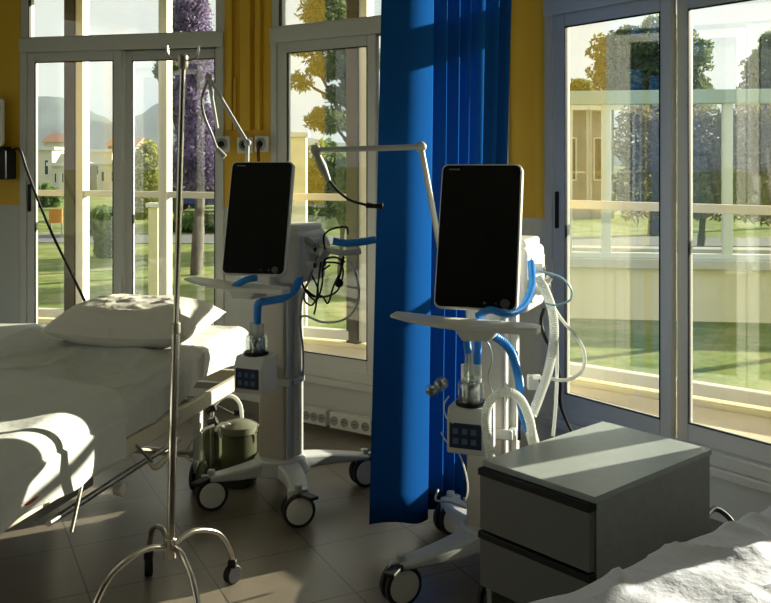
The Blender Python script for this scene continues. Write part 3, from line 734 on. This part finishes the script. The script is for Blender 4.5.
# left ventilator hoses
hose(V1,'blue_hose',[(301,262,2.56),(300,276,2.52),(294,290,2.45),(283,298,2.42),(268,301,2.42),(259,303,2.43),(257.5,312,2.45),(257.5,322,2.47)],.0165,M['bluehose'])
hose(V1,'blue_hose',[(256,278,2.42),(246,280,2.40),(238,284,2.40),(233,288,2.42)],.014,M['bluehose'])
hose(V1,'chamber_tube',[(257.5,321,2.47),(256,336,2.47)],.013,M['white_hose'],0)
hose(V1,'blue_hose',[(333,241,2.48),(345,243,2.48),(360,242,2.48),(376,239.5,2.48)],.0165,M['bluehose'],.06)
hose(V1,'support_arm',[(318,243,2.6),(330,250,2.52),(345,253,2.5),(361,251,2.5)],.013,M['white'],0)
hose(V1,'support_arm',[(304,232,2.64),(322,236,2.62),(327,250,2.58),(320,262,2.58)],.016,M['white'],0)
hose(V1,'side_port_tube',[(300,240,2.58),(307,240,2.52),(314,246,2.50)],.014,M['pgrey'],0)
hose(V1,'thin_tube',[(348,258,2.52),(356,275,2.52),(359,295,2.52),(353,312,2.52),(340,321,2.53),(322,322,2.55),(306,316,2.57),(299,318,2.58)],.005,M['white_hose'],0)
hose(V1,'thin_tube',[(318,255,2.53),(311,275,2.53),(303,295,2.54),(300,320,2.55),(303,350,2.58),(303,380,2.6)],.0045,M['greyhose'],0)
for pl in ([(325,250),(324,236),(332,229),(346,227),(348,234)],[(300,275),(305,290),(316,300),(322,285),(324,262),(334,257),(345,262)],
           [(308,268),(318,290),(312,305),(304,298),(310,280),(330,265)],[(321,262),(318,285),(316,305),(314,314)],
           [(344,252),(342,268),(334,285),(328,303),(322,296),(312,296),(300,284)],[(324,262),(340,264),(343,275),(336,292),(318,297),(305,288),(298,274)],[(342,258),(340,275),(337,284)]):
    dd=2.5+random.random()*.06
    hose(V1,'black_cable',[(u,v,dd+.012*i) for i,(u,v) in enumerate(pl)],.0042,M['dark'],0,n=8)
obj('cable_plug',MB().sphere(px(339,283,2.5),.019,10,sc=(1,.8,1)),M['dark'],V1)
obj('cable_plug',MB().tube([px(316,370,2.6)-Vector((0,.0,.02)),px(316,370,2.6)+Vector((0,0,.02))],.011,12,smoothp=False),M['dark'],V1) if False else None
arm(V1,[(247,176,2.57),(247.5,143,2.57),(208.5,77,2.70),(217,128,2.76)],.0085,(1,2))
hose(V1,'grey_hose',[(208,80,2.70),(202,98,2.70),(204,115,2.72),(212,135,2.74),(217,148,2.76),(222,153,2.76)],.0065,M['greyhose'],0)
obj('hose_clip',MB().tube([px(217,149,2.75),px(225,157,2.75)],.013,12,smoothp=False),M['pgrey'],V1,bevel=.003)

# ------------------------------------------------------------------ suction unit behind the left ventilator
sc=thing('suction_unit',(-.69,4.1,0),'small suction jar unit with looping tubes on the floor behind left ventilator','suction unit')
obj('jar',MB().lathe([(.062,.0),(.078,.01),(.078,.225),(.07,.24)],(-.66,4.06,.0)),M['jar'],sc)
obj('jar_lid',MB().lathe([(.082,0),(.082,.03),(.05,.045),(.02,.05)],(-.66,4.06,.24)),mat('olive_lid',(.17,.17,.12),.4),sc)
obj('side_jar',MB().lathe([(.03,.0),(.04,.01),(.04,.22),(.02,.24)],(-.79,4.12,.0)),M['jar'],sc)
obj('valve',MB().tube([px(209,424,2.70),px(217,420,2.70)],.020,14,smoothp=False),M['dark'],sc,bevel=.003)
obj('valve',MB().tube([px(206,410,2.70),px(216,407,2.70)],.017,14,smoothp=False),M['dark'],sc,bevel=.003)
obj('valve',MB().tube([px(234,412,2.70),px(244,413,2.70)],.015,14,smoothp=False),M['dark'],sc,bevel=.003)
obj('gauge_pole',MB().tube([px(212,490,2.72),px(212,408,2.72)],.010,12,smoothp=False),M['steel'],sc)
hose(sc,'clear_tube',[(214,405,2.68),(222,398,2.68),(232,396,2.68),(240,404,2.68),(242,418,2.68)],.0085,M['white_hose'],0)
hose(sc,'clear_tube',[(218,406,2.68),(226,410,2.68),(234,414,2.68)],.004,M['chrome'],0)
hose(sc,'clear_tube',[(222,438,2.68),(218,428,2.68),(224,423,2.68),(233,427,2.68),(233,436,2.68)],.006,M['white_hose'],0)
hose(sc,'clear_tube',[(214,425,2.68),(200,432,2.66),(190,444,2.65),(187,456,2.65),(194,462,2.66),(206,463,2.68)],.006,M['white_hose'],0)
hose(sc,'clear_tube',[(204,432,2.68),(203,450,2.68),(206,466,2.68)],.004,M['steel'],0)
hose(sc,'clear_tube',[(250,420,2.72),(257,424,2.72),(263,430,2.70),(264,438,2.70)],.005,M['chrome'],0)
# cable behind the grey cabinet
tag(obj('power_cable',MB().tube([px(703,520,1.95),px(714,509,1.98),px(726,515,1.98),px(735,527,1.96),px(741,545,1.90)]+[Vector((.98,2.62,.02))],.009,10),M['dark']),'black power cable looping out behind the grey cabinet','cable')
tag(obj('foot_pedal',MB().rrect(.11,.05,.02,0,.14,0,0).__class__(Matrix.Identity(4)).box((.18,1.80,.022),(.09,.06,.04)),M['dark'],bevel=.012,seg=3),'small black pedal on the floor beside the grey cabinet','pedal') if False else None

# ------------------------------------------------------------------ outdoors
GZ=-.6
tag(obj('lawn_ground',MB().add([(-400,-200,GZ),(400,-200,GZ),(400,700,GZ),(-400,700,GZ)],[(0,1,2,3)]),M['lawn'],smooth=False),kind='structure')
tag(obj('path',MB().prism([(-60,26),(60,19),(60,21.5),(-60,29)],GZ,GZ+.02),M['asphalt'],smooth=False),kind='structure')
def tree(name,label,blobs,n,size,m,trunk,group=None,asp=1.0,cat='tree'):
    rnd=random.Random(len(label)*7+n)
    base=trunk[0]; t=thing(name,base,label,cat,group)
    vs=[];fs=[]; tot=sum(b[1][0]*b[1][1]*b[1][2] for b in blobs)**1
    for c,r in blobs:
        k=int(n*(r[0]*r[1]*r[2])/tot); 
        for _ in range(k):
            while True:
                p=Vector([rnd.uniform(-1,1) for _ in range(3)])
                if p.length<1 and p.length>.35: break
            f=1+.35*noise.noise(p*2.3+Vector(c))
            q=Vector((c[0]+p.x*r[0]*f,c[1]+p.y*r[1]*f,c[2]+p.z*r[2]*f))
            if q.z<GZ: q.z=GZ+rnd.random()*.2
            a=Vector([rnd.gauss(0,1) for _ in range(3)]).normalized(); b=a.orthogonal().normalized(); b.rotate(Matrix.Rotation(rnd.random()*6.28,3,a)); s=size*rnd.uniform(.6,1.4)
            cc=a.cross(b)
            i=len(vs); vs+=[q-a*s*asp-b*s*.2,q+b*s*.5,q+a*s*asp+b*s*.1,q-b*s*.5+cc*s*.2]; fs.append((i,i+1,i+2,i+3))
    mb=MB(); mb.v=vs; mb.f=fs; obj('foliage',mb,m,t,smooth=False)
    tm=MB(); r0=trunk[2]; P=[Vector(trunk[0]),Vector(trunk[0]).lerp(Vector(trunk[1]),.5)+Vector((r0*.8,0,0)),Vector(trunk[1])]
    tm.tube(P,[r0,r0*.8,r0*.45],10)
    for c,r in blobs[:7]:
        s=Vector(trunk[0]).lerp(Vector(trunk[1]),.45+rnd.random()*.4); e=Vector(c)+Vector((0,0,r[2]*.2)); tm.tube([s,s.lerp(e,.5)+Vector((0,0,-.1*r[2])),e],[r0*.4,r0*.25,r0*.1],7)
    obj('trunk',tm,M['bark'],t)
    return t
def W(u,v,d): p=px(u,v,d); return (p.x,p.y,p.z)
def B(u,v,d,ru,rv,rd=None): return (W(u,v,d),(ru*d/F,(rd if rd else ru*d/F),rv*d/F))
tree('pine_tree','large round-topped pine rising behind the glazed wing, right windows',
     [B(625,50,17,33,22),B(662,42,17,28,26),B(690,55,17,22,22),B(610,75,17,22,18),B(650,80,17,38,26),B(694,95,17,20,22),B(668,110,17,40,24)],20000,.075,M['pine'],(W(655,200,17)[:2]+(GZ,),W(655,70,17),.22))
tree('pine_tree','pine cut by the right edge, behind the glazed wing',
     [B(765,70,19,22,22),B(785,50,19,26,26),B(752,95,19,16,16),B(785,105,19,30,24)],10000,.08,M['pine'],(W(785,200,19)[:2]+(GZ,),W(780,70,19),.2))
tree('pine_tree','small distant pine left of the big pine, right windows',[B(580,88,34,12,9),B(572,95,34,9,7),B(588,98,34,10,8)],1500,.16,M['pine'],(W(580,150,34)[:2]+(GZ,),W(580,92,34),.15))
tree('thicket','dry brown thicket behind the glazed wing',
     [B(640,140,12.5,26,40),B(675,145,12.5,26,36),B(705,140,12.5,28,36),B(745,135,12.5,28,34),B(780,140,12.5,34,38),B(640,190,12.5,28,30),B(760,190,12.5,60,30),B(700,190,12.5,40,30)],20000,.045,M['twig'],(W(700,200,12.5)[:2]+(GZ,),W(700,140,12.5),.08),asp=1.8,cat='bush')
tree('pine_tree','open-branched pine seen through the middle window',
     [B(325,12,13,26,22),B(345,35,13,24,20),B(305,45,13,20,12),B(335,65,13,30,14),B(300,82,13,14,10),B(345,95,13,22,12),B(330,120,13,26,14),B(362,60,13,20,30)],12000,.042,M['pine'],(W(352,200,13)[:2]+(GZ,),W(345,30,13),.13),asp=1.6)
tree('hedge','dark hedge beyond the middle window',
     [B(300,195,11,22,32),B(325,180,11,24,40),B(350,190,11,26,38),B(380,190,11,30,34),B(420,190,11,30,34)],7000,.07,M['shrub'],(W(340,230,11)[:2]+(GZ,),W(340,190,11),.06),cat='hedge')
tree('purple_tree','purple-leaved tree filling the right side of the left window',
     [B(190,20,11,22,34),B(200,60,11,20,30),B(188,95,11,20,26),B(200,130,11,22,30),B(190,165,11,22,28),B(212,170,11,16,22)],15000,.04,M['purple'],(W(196,220,11)[:2]+(GZ,),W(196,60,11),.11))
tree('young_tree','yellow-green tree in the middle of the left window',
     [B(145,168,22,20,20),B(135,190,22,16,18),B(152,198,22,16,20),B(148,150,22,10,10),B(140,215,22,18,12)],8000,.08,M['lime'],(W(145,230,22)[:2]+(GZ,),W(145,165,22),.12))
tree('pine_tree','tall pine whose branch shows against the sky in left window',
     [B(161,70,20,7,11),B(176,60,20,12,18),B(175,100,20,10,20)],1300,.10,M['pine'],(W(178,220,20)[:2]+(GZ,),W(176,60,20),.14))
for i,(u,d,w,h,l) in enumerate(((44,28,14,12,'low clipped shrub near the street, far left window'),(104,17,18,16,'broad dark shrub across the lawn, behind left bed'),(200,18,26,10,'low shrub row on the lawn under the purple tree'),(110,13,12,20,'leafy shrub on the lawn just outside the left sash'))):
    v=HY+(CAMZ-GZ)*F/d-h*.8
    tree('shrub',l,[B(u,v,d,w,h),B(u+w*.6,v+h*.2,d,w*.7,h*.8),B(u-w*.6,v+h*.2,d,w*.7,h*.8)],1800,.006*d,M['shrub'],(W(u,v,d)[:2]+(GZ,),W(u,v,d),.04),cat='shrub',group=None)
# hills
def hill(name,pts,d,dep=120):
    mb=MB(); vs=[];fs=[]; n=len(pts); rows=12; m=60
    X=[]
    for i in range(m+1):
        s=i/m*(n-1); k=min(n-2,int(s)); f=s-k; f=f*f*(3-2*f)
        u=pts[k][0]*(1-f)+pts[k+1][0]*f; v=pts[k][1]*(1-f)+pts[k+1][1]*f; X.append((u,v))
    for j in range(rows+1):
        t=j/rows
        for u,v in X:
            p=px(u,v,d); H=p.z-GZ; a=math.sin(t*PI/2)
            vs.append((p.x,p.y-dep*(1-t)*.6,GZ-.5+H*a*(1+.05*noise.noise(Vector((u*.1,t*4,d*.01))))+noise.noise(Vector((u*.2,t*8,1)))*.8*(1 if t>0 else 0)))
    for j in range(rows):
        for i in range(m): a=j*(m+1)+i; fs.append((a,a+1,a+m+2,a+m+1))
    mb.add(vs,fs); tag(obj(name,mb,M['hill']),kind='structure')
hill('hills',[(-200,130),(-40,108),(30,96),(62,97),(95,112),(118,124),(135,118),(160,104),(190,98),(230,112),(320,140),(420,150),(560,145),(700,140),(900,150)],420)
hz=bpy.data.materials.new('haze'); hz.use_nodes=True; hn=hz.node_tree; hn.nodes.clear(); ho_=hn.nodes.new('ShaderNodeOutputMaterial'); hv=hn.nodes.new('ShaderNodeVolumeScatter')
hv.inputs['Color'].default_value=(.82,.90,1,1); hv.inputs['Density'].default_value=.0006; hv.inputs['Anisotropy'].default_value=0; hn.links.new(hv.outputs[0],ho_.inputs['Volume'])
tag(obj('haze',MB().bb(-500,450,97,660,GZ-.3,70),hz,smooth=False),'pale haze lying over the town and hills','haze',None,'stuff')
# window reflection in the right panes, built as a glazed wing with parapet
def prop():
    a=Vector((2.35,11.9,0)); ang=math.radians(-8.5); Mw=Matrix.Translation(a)@Matrix.Rotation(ang,4,'Z'); L=6.5
    t=thing('reflected_glazing',a+Vector((3,0,GZ)),'window reflection built as a low cream wing with white-framed glazing across the lawn, right windows','building')
    obj('parapet',MB(Mw).bb(0,L,0,.2,GZ,.08),mat('parapet_cream',(.86,.80,.55),.8),t,smooth=False)
    obj('sill_band',MB(Mw).bb(-.05,L,-.10,.24,.08,.20),M['outer'],t,bevel=.01)
    obj('roof_beam',MB(Mw).bb(-.05,L,-.03,.2,2.22,2.40),mat('pale_teal_beam',(.42,.52,.47),.6),t,bevel=.01)
    for x in (0.0,.50,2.03,3.6,5.2):
        w=.075
        obj('mullion',MB(Mw).bb(x,x+w*1.6,.03,.13,.2,2.25),mat('mullion_white',(.72,.75,.70),.5) if x==0 else bpy.data.materials['mullion_white'],t,bevel=.004)
    obj('bottom_rail',MB(Mw).bb(0,L,.02,.14,.2,.27),bpy.data.materials['mullion_white'],t,bevel=.004)
    for p,q in((.1,.5),(.6,2.03),(2.14,3.6),(3.7,5.2)):
        obj('pane',MB(Mw).bb(p,q,.07,.078,.27,2.22),M['glass'],t,smooth=False)
    obj('planter',MB(Mw).bb(.1,L,.9,1.3,GZ,.25),M['concrete'],t)
prop()
def building(name,label,x0,x1,y0,y1,h,wm,rm,nw=2,group=None,gable=False):
    t=thing(name,((x0+x1)/2,y0,GZ),label,'building',group)
    obj('walls',MB().bb(x0,x1,y0,y1,GZ,h),wm,t,smooth=False)
    if gable:
        ym=(y0+y1)/2; e=.3; mb=MB(); mb.add([(x0-e,y0-e,h),(x1+e,y0-e,h),(x1+e,y1+e,h),(x0-e,y1+e,h),(x0-e,ym,h+.9),(x1+e,ym,h+.9)],[(0,1,5,4),(2,3,4,5),(0,4,3),(1,2,5),(0,3,2,1)]); obj('roof',mb,rm,t,smooth=False)
    else: obj('roof',MB().bb(x0-.3,x1+.3,y0-.3,y1+.3,h,h+.25),rm,t,smooth=False)
    for k in range(nw):
        x=x0+(x1-x0)*(k+.5)/nw; w=(x1-x0)/nw*.22; zm=GZ+(h-GZ)*.55; hh=(h-GZ)*.2
        f=obj('window',MB().ring(x-w,x+w,zm-hh,zm+hh,.06,.06,.06,.06,y0-.05,y0+.05),M['roofw'],t,smooth=False); obj('pane',MB().bb(x-w+.05,x+w-.05,y0-.02,y0-.01,zm-hh+.05,zm+hh-.05),M['darkglass'],f,smooth=False)
x=lambda u,d:(u-CX)/F*d
z=lambda v,d:CAMZ-(v-HY)/F*d
building('grey_house','grey rendered house with cream flat roof behind the glazed wing',x(556,22),x(614,22),33,40,z(110,22),M['concrete'],M['roofw'],2)
for i,(u0,u1,d,v,wm,rm,g,l) in enumerate(((20,52,48,150,'wallw','roofw',False,'white flat-roofed town house at left edge of left window'),(44,64,58,142,'wallw','terra',True,'small distant house with clay roof left of the brown post'),
     (52,74,42,166,'wallw','roofw',False,'long low white shed in front of the distant houses'),(84,112,50,152,'wallw','roofw',False,'white flat block right of the brown post, left window'),
     (98,128,43,164,'wallw','roofw',False,'low pale warehouse in front of the white block'),(108,134,60,146,'concrete','terra',True,'grey far house with clay roof behind the pale warehouse'))):
    building('town_house',l,x(u0,d),x(u1,d),d*YS,d*YS+5,z(v,d),M[wm],M[rm],3,'distant town houses',g)
def car(label,u,d,m,L=4.0):
    cx_=x(u,d); t=thing('parked_car',(cx_,d*YS,GZ),label,'car')
    d=d*YS
    obj('body',MB().prismM([(cx_-L/2,GZ+.3),(cx_+L/2,GZ+.3),(cx_+L/2,GZ+.75),(cx_+L*.3,GZ+.85),(cx_-L*.46,GZ+.9),(cx_-L/2,GZ+.7)],d,d+1.6),m,t,bevel=.08)
    obj('cabin',MB().prismM([(cx_-L*.42,GZ+.85),(cx_+L*.25,GZ+.85),(cx_+L*.10,GZ+1.35),(cx_-L*.32,GZ+1.35)],d+.1,d+1.5),M['darkglass'],t,bevel=.05)
    obj('roof',MB().bb(cx_-L*.31,cx_+L*.09,d+.12,d+1.48,GZ+1.34,GZ+1.38),m,t,bevel=.02)
    for k in(-1,1):
        for yy in (d-.02,d+1.42): obj('wheel',MB().cyl((cx_+k*L*.3,yy,GZ+.31),(cx_+k*L*.3,yy+.2,GZ+.31),.31),M['tyre'],t)
rb=thing('road_barrier',(x(55,17),17*YS,GZ),'small orange barrier on the lawn edge, far left of the left window','barrier')
obj('board',MB().bb(x(49,17),x(62,17),17*YS,17*YS+.04,GZ+.35,GZ+.75),M['orange'],rb)
for u in (50,61): obj('leg',MB().bb(x(u,17)-.02,x(u,17)+.02,17*YS+.04,17*YS+.08,GZ,GZ+.75),M['steel'],rb)
car('dark blue car parked beyond the purple tree',203,25,M['carblue'])
car('white car parked beside the yellow-green tree',168,27,M['carwhite'])
for l,u,d,w,vt in (('pale yellow garden pillar close outside the left window',153,8.0,.13,203),('pale yellow garden pillar outside the middle window',298,7.0,.19,132)):
    t=thing('garden_pillar',(x(u,d),d*YS,GZ),l,'pillar'); zt=z(vt,d)
    X_=x(u,d); d=d*YS
    obj('shaft',MB().bb(X_-w/2,X_+w/2,d,d+w,GZ,zt-.06),M['plaster_out'],t,bevel=.01)
    obj('cap',MB().bb(X_-w/2-.03,X_+w/2+.03,d-.03,d+w+.03,zt-.06,zt),M['roofw'],t,bevel=.01)

# ------------------------------------------------------------------ light
w=bpy.data.worlds.new('sky'); bpy.context.scene.world=w; w.use_nodes=True; nt=w.node_tree; bg=nt.nodes['Background']
tc=nt.nodes.new('ShaderNodeTexCoord'); n=nt.nodes.new('ShaderNodeTexNoise'); n.inputs['Scale'].default_value=2.2; n.inputs['Detail'].default_value=6
mp=nt.nodes.new('ShaderNodeMapping'); mp.inputs['Scale'].default_value=(1,1,2.5)
nt.links.new(tc.outputs['Generated'],mp.inputs[0]); nt.links.new(mp.outputs[0],n.inputs['Vector'])
r=nt.nodes.new('ShaderNodeValToRGB'); r.color_ramp.elements[0].position=.38; r.color_ramp.elements[0].color=(.66,.73,.80,1); r.color_ramp.elements[1].position=.62; r.color_ramp.elements[1].color=(.95,.94,.92,1)
nt.links.new(n.outputs['Fac'],r.inputs[0]); nt.links.new(r.outputs[0],bg.inputs['Color']); bg.inputs['Strength'].default_value=1.0
EL=math.radians(15); sd=Vector((.8872*math.cos(EL),.4614*math.cos(EL),math.sin(EL)))
sl=bpy.data.lights.new('sun','SUN'); sl.energy=16.5; sl.angle=math.radians(.55); sl.color=(1,.89,.73)
so=bpy.data.objects.new('sun',sl); C.objects.link(so); so.rotation_euler=sd.to_track_quat('Z','Y').to_euler(); so.location=(6,3,4)
# camera
cd=bpy.data.cameras.new('camera'); cd.sensor_width=36; cd.lens=36*F*YS/771; cd.shift_y=-(301.5-HY)/771; cd.shift_x=0; cd.clip_start=.05; cd.clip_end=2000
co=bpy.data.objects.new('camera',cd); C.objects.link(co); co.location=(0,0,CAMZ); co.rotation_euler=(PI/2,0,0); bpy.context.scene.camera=co
vs=bpy.context.scene.view_settings; vs.view_transform='Standard'; vs.look='None'; vs.exposure=.12; vs.gamma=1; vs.use_curve_mapping=False
